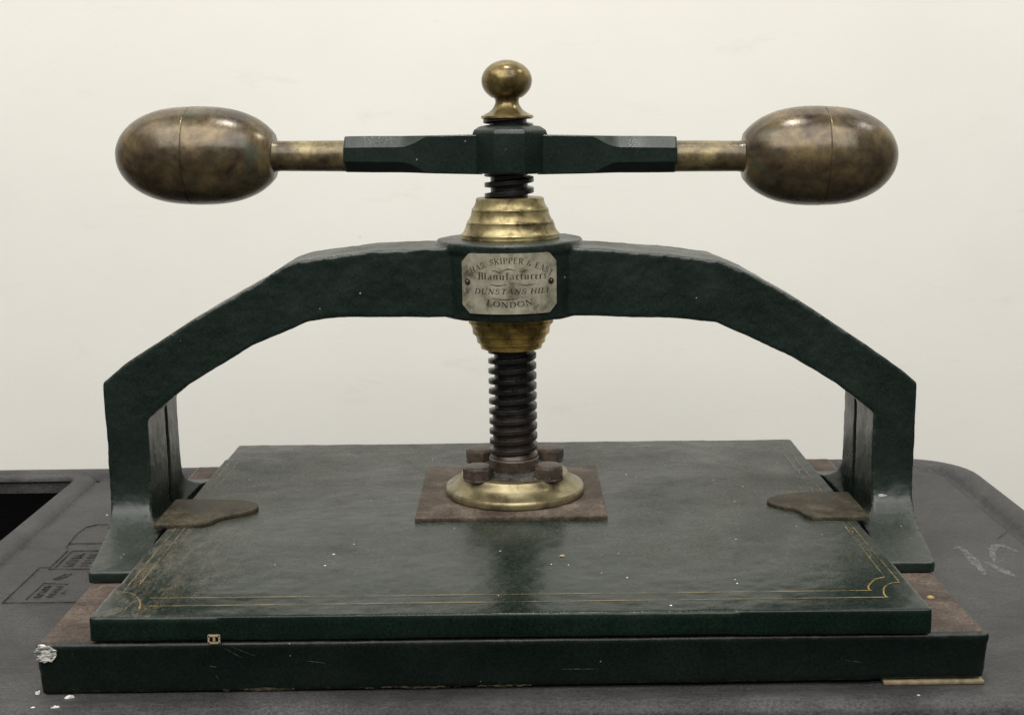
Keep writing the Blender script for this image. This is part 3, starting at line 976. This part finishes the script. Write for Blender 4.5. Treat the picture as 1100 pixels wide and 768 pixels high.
# ------------------------------------------------------------------ cart
cart = empty('utility_cart', (0, 0, 0))
tag(cart, 'scuffed grey black plastic utility cart top with raised rim under the book press', 'cart')
CX0, CX1, CY0, CY1 = -.62, .4310, -.2800, .2585
def rrect(x0, x1, y0, y1, r, n=10):
    pts = []
    for (cx, cy, a0) in ((x1-r, y0+r, -90), (x1-r, y1-r, 0), (x0+r, y1-r, 90), (x0+r, y0+r, 180)):
        for k in range(n+1):
            a = radians(a0+90*k/n); pts.append((cx+r*cos(a), cy+r*sin(a)))
    return pts
def sweep_in(x0, x1, y0, y1, r, prof, prof2=None):
    """rings of the rounded rectangle set in by d at height z"""
    rings = []
    outer = rrect(x0, x1, y0, y1, r)
    for q, (d, z) in enumerate(prof):
        ring = []
        for k, (x, y) in enumerate(rrect(x0+d, x1-d, y0+d, y1-d, max(.002, r-d))):
            zz = z
            if prof2:
                w = max(0, min(1, (outer[k][1]-y0)/.05)); zz = z*(1-w)+prof2[q][1]*w
            ring.append((x, y, zz))
        rings.append(ring)
    n = len(rings[0]); vs = [p for q in rings for p in q]; fs = []
    for k in range(len(rings)-1):
        for i in range(n):
            j = (i+1) % n
            fs.append((k*n+i, k*n+j, (k+1)*n+j, (k+1)*n+i))
    return vs, fs, rings
rimp = [(.006, -.09), (.001, -.03), (0, -.004)] + smoothprof([(0, -.003), (.0012, .0015), (.005, .0040), (.010, .0048), (.0155, .0044), (.021, .0030), (.0265, .0012), (.031, .0002), (.034, 0)], 5)
rimg = rimp[:3] + smoothprof([(0, -.003), (.0012, .0015), (.005, .0040), (.010, .0048), (.0155, .0044), (.021, .0026), (.0265, -.0020), (.031, -.0016), (.034, 0)], 5)
v, f, rings = sweep_in(CX0, CX1, CY0, CY1, .062, rimp, rimg)
mesh_obj('raised_rim', v, f, M['cart'], cart, True, 60)
inner_loop = rings[-1]
# tool bin opening at the left end
HX0, HX1, HY0, HY1 = -.585, -.4145, -.235, .2280
holep = [(-.0275, 0), (-.0255, -.0002)] + smoothprof([(-.0250, -.0006), (-.0225, -.0010), (-.020, .0010), (-.016, .0028), (-.010, .0034), (-.004, .0032), (-.0008, .0016), (.0004, -.004)], 4) + [(.0006, -.012)]
v, f, hr = sweep_in(HX0, HX1, HY0, HY1, .012, holep)
b_ = mesh_obj('bin_rim', v, f, M['cart'], cart, True, 60)
v, f, br = sweep_in(HX0, HX1, HY0, HY1, .010, [(.0004, -.008), (.003, -.238), (.006, -.240)])
f = list(f); n = len(br[0]); f.append(tuple(range(2*n, 3*n)))
mesh_obj('tool_bin', [(x, y, z) for x, y, z in v], f, M['black'], cart, True, 60)
# flat top with the bin cut out of it
bm = bmesh.new()
def loop(pts):
    vv = [bm.verts.new(p) for p in pts]
    return [bm.edges.new((vv[i], vv[(i+1) % len(vv)])) for i in range(len(vv))]
ed = loop([(x, y, 0) for x, y, z in inner_loop])
# the bin rim runs into the outer rim at left, front and back: keep the hole inside the top
hole = [(max(x, CX0+.034), min(max(y, CY0+.034), CY1-.034), 0) for x, y, z in hr[0]]
ed += loop(hole)
bmesh.ops.triangle_fill(bm, use_beauty=True, use_dissolve=False, edges=ed)
for fc in bm.faces:
    if fc.normal.z < 0: fc.normal_flip()
me = bpy.data.meshes.new('top'); bm.to_mesh(me); bm.free(); me.materials.append(M['cart'])
link(bpy.data.objects.new('top', me), cart)

# moulded outline panels and tiny moulded characters at the left of the top
em = MB()
def groove(pts, w=.0010):
    n = len(pts); L, R = [], []
    for k in range(n):
        a = pts[max(0, k-1)]; b = pts[min(n-1, k+1)]
        dx, dy = b[0]-a[0], b[1]-a[1]; l = math.hypot(dx, dy) or 1
        L.append((pts[k][0]-dy/l*w/2, pts[k][1]+dx/l*w/2)); R.append((pts[k][0]+dy/l*w/2, pts[k][1]-dx/l*w/2))
    vs = [(x, y, .0000) for x, y in L]+[(x, y, .0007) for x, y in L]+[(x, y, .0007) for x, y in R]+[(x, y, .0000) for x, y in R]
    fs = []
    for k in range(n-1):
        for q in range(3):
            fs.append((q*n+k, q*n+k+1, (q+1)*n+k+1, (q+1)*n+k))
    em.add((vs, fs))
groove([(-.285, -.0925), (-.3600, -.0925), (-.3600, -.0185), (-.352, -.0185), (-.352, .0205), (-.3560, .0300), (-.3585, .0600), (-.3570, .0800), (-.350, .0875), (-.300, .0875)])
groove([(-.348, -.0200), (-.348, .0195), (-.300, .0195)])
groove([(-.3520, -.0225), (-.300, -.0235)])
groove([(-.357, .0375), (-.300, .0375)])
groove([(-.3455, -.0865), (-.3445, -.0530), (-.3255, -.0560)])
groove([(-.3405, -.0452), (-.3345, -.0335)])
groove([(-.3385, -.0452), (-.3330, -.0400), (-.3310, -.0330)], .0016)
rnd = random.Random(4)
for r0 in range(2):
    for c0 in range(5):
        y = -.082+.0052*c0; x = -.3415+.0085*r0
        groove([(x, y), (x+.0055, y+rnd.uniform(-.0008, .0008))], .0012)
        groove([(x+rnd.choice((.0008, .003, .005)), y), (x+rnd.choice((.001, .003, .005)), y+.0034)], .0012)
for c0 in range(5):
    y = -.016+.0062*c0
    groove([(-.343, y), (-.335, y+rnd.uniform(-.0008, .0008))], .0013)
    groove([(-.343+rnd.choice((.0005, .004, .0075)), y), (-.343+rnd.choice((.0005, .004, .0075)), y+.004)], .0012)
    groove([(-.331, y), (-.324, y+.001)], .0013)
for k in range(3):
    groove([(-.3250+.0012*k, -.0745+.003*k), (-.3215, -.0745+.003*k)], .0012)
em.build('moulded_panel_outline', M['groove'], cart)
# chalky scuffs at the right
def scuff(pts, w, seed):
    rnd = random.Random(seed); mb = MB()
    P = smoothprof(pts, 6); n = len(P); L, R = [], []
    for k in range(n):
        a = P[max(0, k-1)]; b = P[min(n-1, k+1)]
        dx, dy = b[0]-a[0], b[1]-a[1]; l = math.hypot(dx, dy) or 1
        ww = w*(.25+sin(pi*k/(n-1)))*rnd.uniform(.7, 1.2)
        L.append((P[k][0]-dy/l*ww/2, P[k][1]+dx/l*ww/2, .0004)); R.append((P[k][0]+dy/l*ww/2, P[k][1]-dx/l*ww/2, .0004))
    mb.add((L+R, [(k, k+1, n+k+1, n+k) for k in range(n-1)]))
    return mb
mb = MB()
for pts, w, s in (([(.3465, .0000), (.3462, -.0300), (.3440, -.0600)], .0062, 1), ([(.3430, .0000), (.3500, -.0080)], .003, 2),
                  ([(.3600, -.0350), (.3680, -.0080), (.3780, .0050), (.3870, -.0120)], .0052, 3),
                  ([(.3540, -.0330), (.3600, -.0520), (.3640, -.0640)], .0062, 4), ([(.3400, -.0020), (.3490, .0040)], .002, 5),
                  ([(.3560, -.0360), (.3690, -.0300)], .0018, 6)):
    q = scuff(pts, w, s); mb.add((q.v, q.f))
o = mb.build('chalk_scuff', M['chalk'], cart)
mb = scuff([(.3800, .0180), (.3890, .0290), (.3970, .0390)], .0016, 8)
mb.build('dark_scratch', M['groove'], cart)

# ------------------------------------------------------------------ small loose things
v, f = prism([(.2195, -.2449), (.2785, -.2446), (.2782, -.2050), (.2200, -.2040)], .0002, .0026)
o = mesh_obj('wooden_shim', v, f, M['wood']); bevel(o, .0003, 1)
tag(o, 'thin pale wooden shim wedged under the right front corner of the press base', 'shim')
def flake(c, r, seed, label, ecc=1.4, mat='white', name='paint_flake', cat='paint flake', group='white flakes fallen from the chipped corner'):
    rnd = random.Random(seed*13+1)
    n = 7; bot, top = [], []
    for i in range(n):
        a = 2*pi*i/n; q = rnd.uniform(.55, 1.25)
        x, y = r*ecc*q*cos(a), r*q*sin(a)
        bot.append((x, y, 0)); top.append((x*.8, y*.8, r*rnd.uniform(.35, .9)))
    vs = bot+top+[(0, 0, r*.8)]
    fs = [tuple(range(n))[::-1]]+[(i, (i+1) % n, n+(i+1) % n, n+i) for i in range(n)]+[(n+i, n+(i+1) % n, 2*n) for i in range(n)]
    o = mesh_obj(name, vs, fs, M[mat])
    o.location = c
    o.rotation_euler = (0, 0, rnd.uniform(-.5, .5))
    tag(o, label, cat, group)
flake((-.2805, -.2420, .0002), .0019, 1, 'white flake lying right against the lower left corner of the press base', 1.0)
flake((-.2600, -.2478, .0002), .0017, 2, 'largest white flake lying just in front of the base below the chipped corner', 1.7)
flake((-.2600, -.2705, .0045), .0014, 3, 'white flake on the crown of the front rim below the largest flake', 2.0)
flake((-.2730, -.2700, .0045), .0009, 6, 'tiny white flake on the crown of the front rim at the far left', 1.8)
flake((.2638, -.1866, .0320), .0017, 9, 'small yellow crumb on the rusty base beside the right foot', 1.3, 'yellow', 'crumb', 'crumb', None)

# ------------------------------------------------------------------ wall
WY = .62
wall = mesh_obj('back_wall', [(-2.2, WY, -.9), (2.2, WY, -.9), (2.2, WY, 1.9), (-2.2, WY, 1.9), (-2.2, WY+.1, -.9), (2.2, WY+.1, -.9), (2.2, WY+.1, 1.9), (-2.2, WY+.1, 1.9)],
                [(0, 1, 2, 3), (4, 7, 6, 5), (0, 4, 5, 1), (1, 5, 6, 2), (2, 6, 7, 3), (3, 7, 4, 0)], M['wall'])
wall['kind'] = 'structure'

# ------------------------------------------------------------------ light
w = bpy.data.worlds.new('World'); SC.world = w; w.use_nodes = True
bg = w.node_tree.nodes['Background']
# dim room round the camera: paler ceiling half, dark floor
wn = w.node_tree
tc = N(wn, 'ShaderNodeTexCoord'); sx_ = N(wn, 'ShaderNodeSeparateXYZ')
wn.links.new(tc.outputs['Generated'], sx_.inputs[0])
mr_ = N(wn, 'ShaderNodeMapRange'); wn.links.new(sx_.outputs[2], mr_.inputs[0])
mr_.inputs[1].default_value = -.5; mr_.inputs[2].default_value = .5
wn.links.new(ramp(wn, mr_.outputs[0], (.0, (.012, .012, .012)), (.22, (.03, .03, .03)), (.45, (.15, .15, .145)), (.7, (.22, .215, .2))), bg.inputs[0])
bg.inputs[1].default_value = 1.0
def area(name, loc, target, size, power, col=(1, .975, .935)):
    l = bpy.data.lights.new(name, 'AREA'); l.shape = 'RECTANGLE'; l.size, l.size_y = size
    l.energy = power; l.color = col
    o = bpy.data.objects.new(name, l); COL.objects.link(o)
    o.location = loc
    o.rotation_euler = (Vector(target)-Vector(loc)).to_track_quat('-Z', 'Y').to_euler()
    return o
area('overhead_light', (0.03, -.05, 2.3), (0.03, 0, 0), (.30, .28), 19)
area('overhead_light', (-.1, -1.9, 2.55), (0, .4, .15), (4.0, 2.6), 146)  # unseen fill added in front to brighten the wall evenly
area('overhead_light', (-1.5, -.35, 2.3), (-.2, .2, 0.2), (1.6, 1.2), 11)  # unseen fill added at the left to soften the arch's shadow
area('overhead_light', (1.5, .05, 2.0), (.2, .2, 0.2), (.5, .4), 8)

# ------------------------------------------------------------------ camera
F, PIT, ROL, CYAW = 1401.836, .181591, .014376, -.005515
cd = bpy.data.cameras.new('camera'); cam = bpy.data.objects.new('camera', cd); COL.objects.link(cam)
cd.sensor_fit = 'HORIZONTAL'; cd.sensor_width = 36; cd.lens = F/1100*36
cd.clip_start = .02; cd.clip_end = 50
cy, sy, cp_, sp_, cr, sr = cos(CYAW), sin(CYAW), cos(PIT), sin(PIT), cos(ROL), sin(ROL)
R0 = Vector((cy, -sy, 0)); Y0 = Vector((sy, cy, 0)); Z0 = Vector((0, 0, 1))
FW = Y0*cp_-Z0*sp_; U0 = Y0*sp_+Z0*cp_
R1 = R0*cr-U0*sr; U1 = R0*sr+U0*cr
m = Matrix((R1, U1, -FW)).transposed().to_4x4()
m.translation = Vector((.007216, -.966321, .33187))
cam.matrix_world = m
SC.camera = cam
SC.view_settings.view_transform = 'Standard'; SC.view_settings.look = 'None'
SC.view_settings.exposure = 0; SC.view_settings.gamma = 1
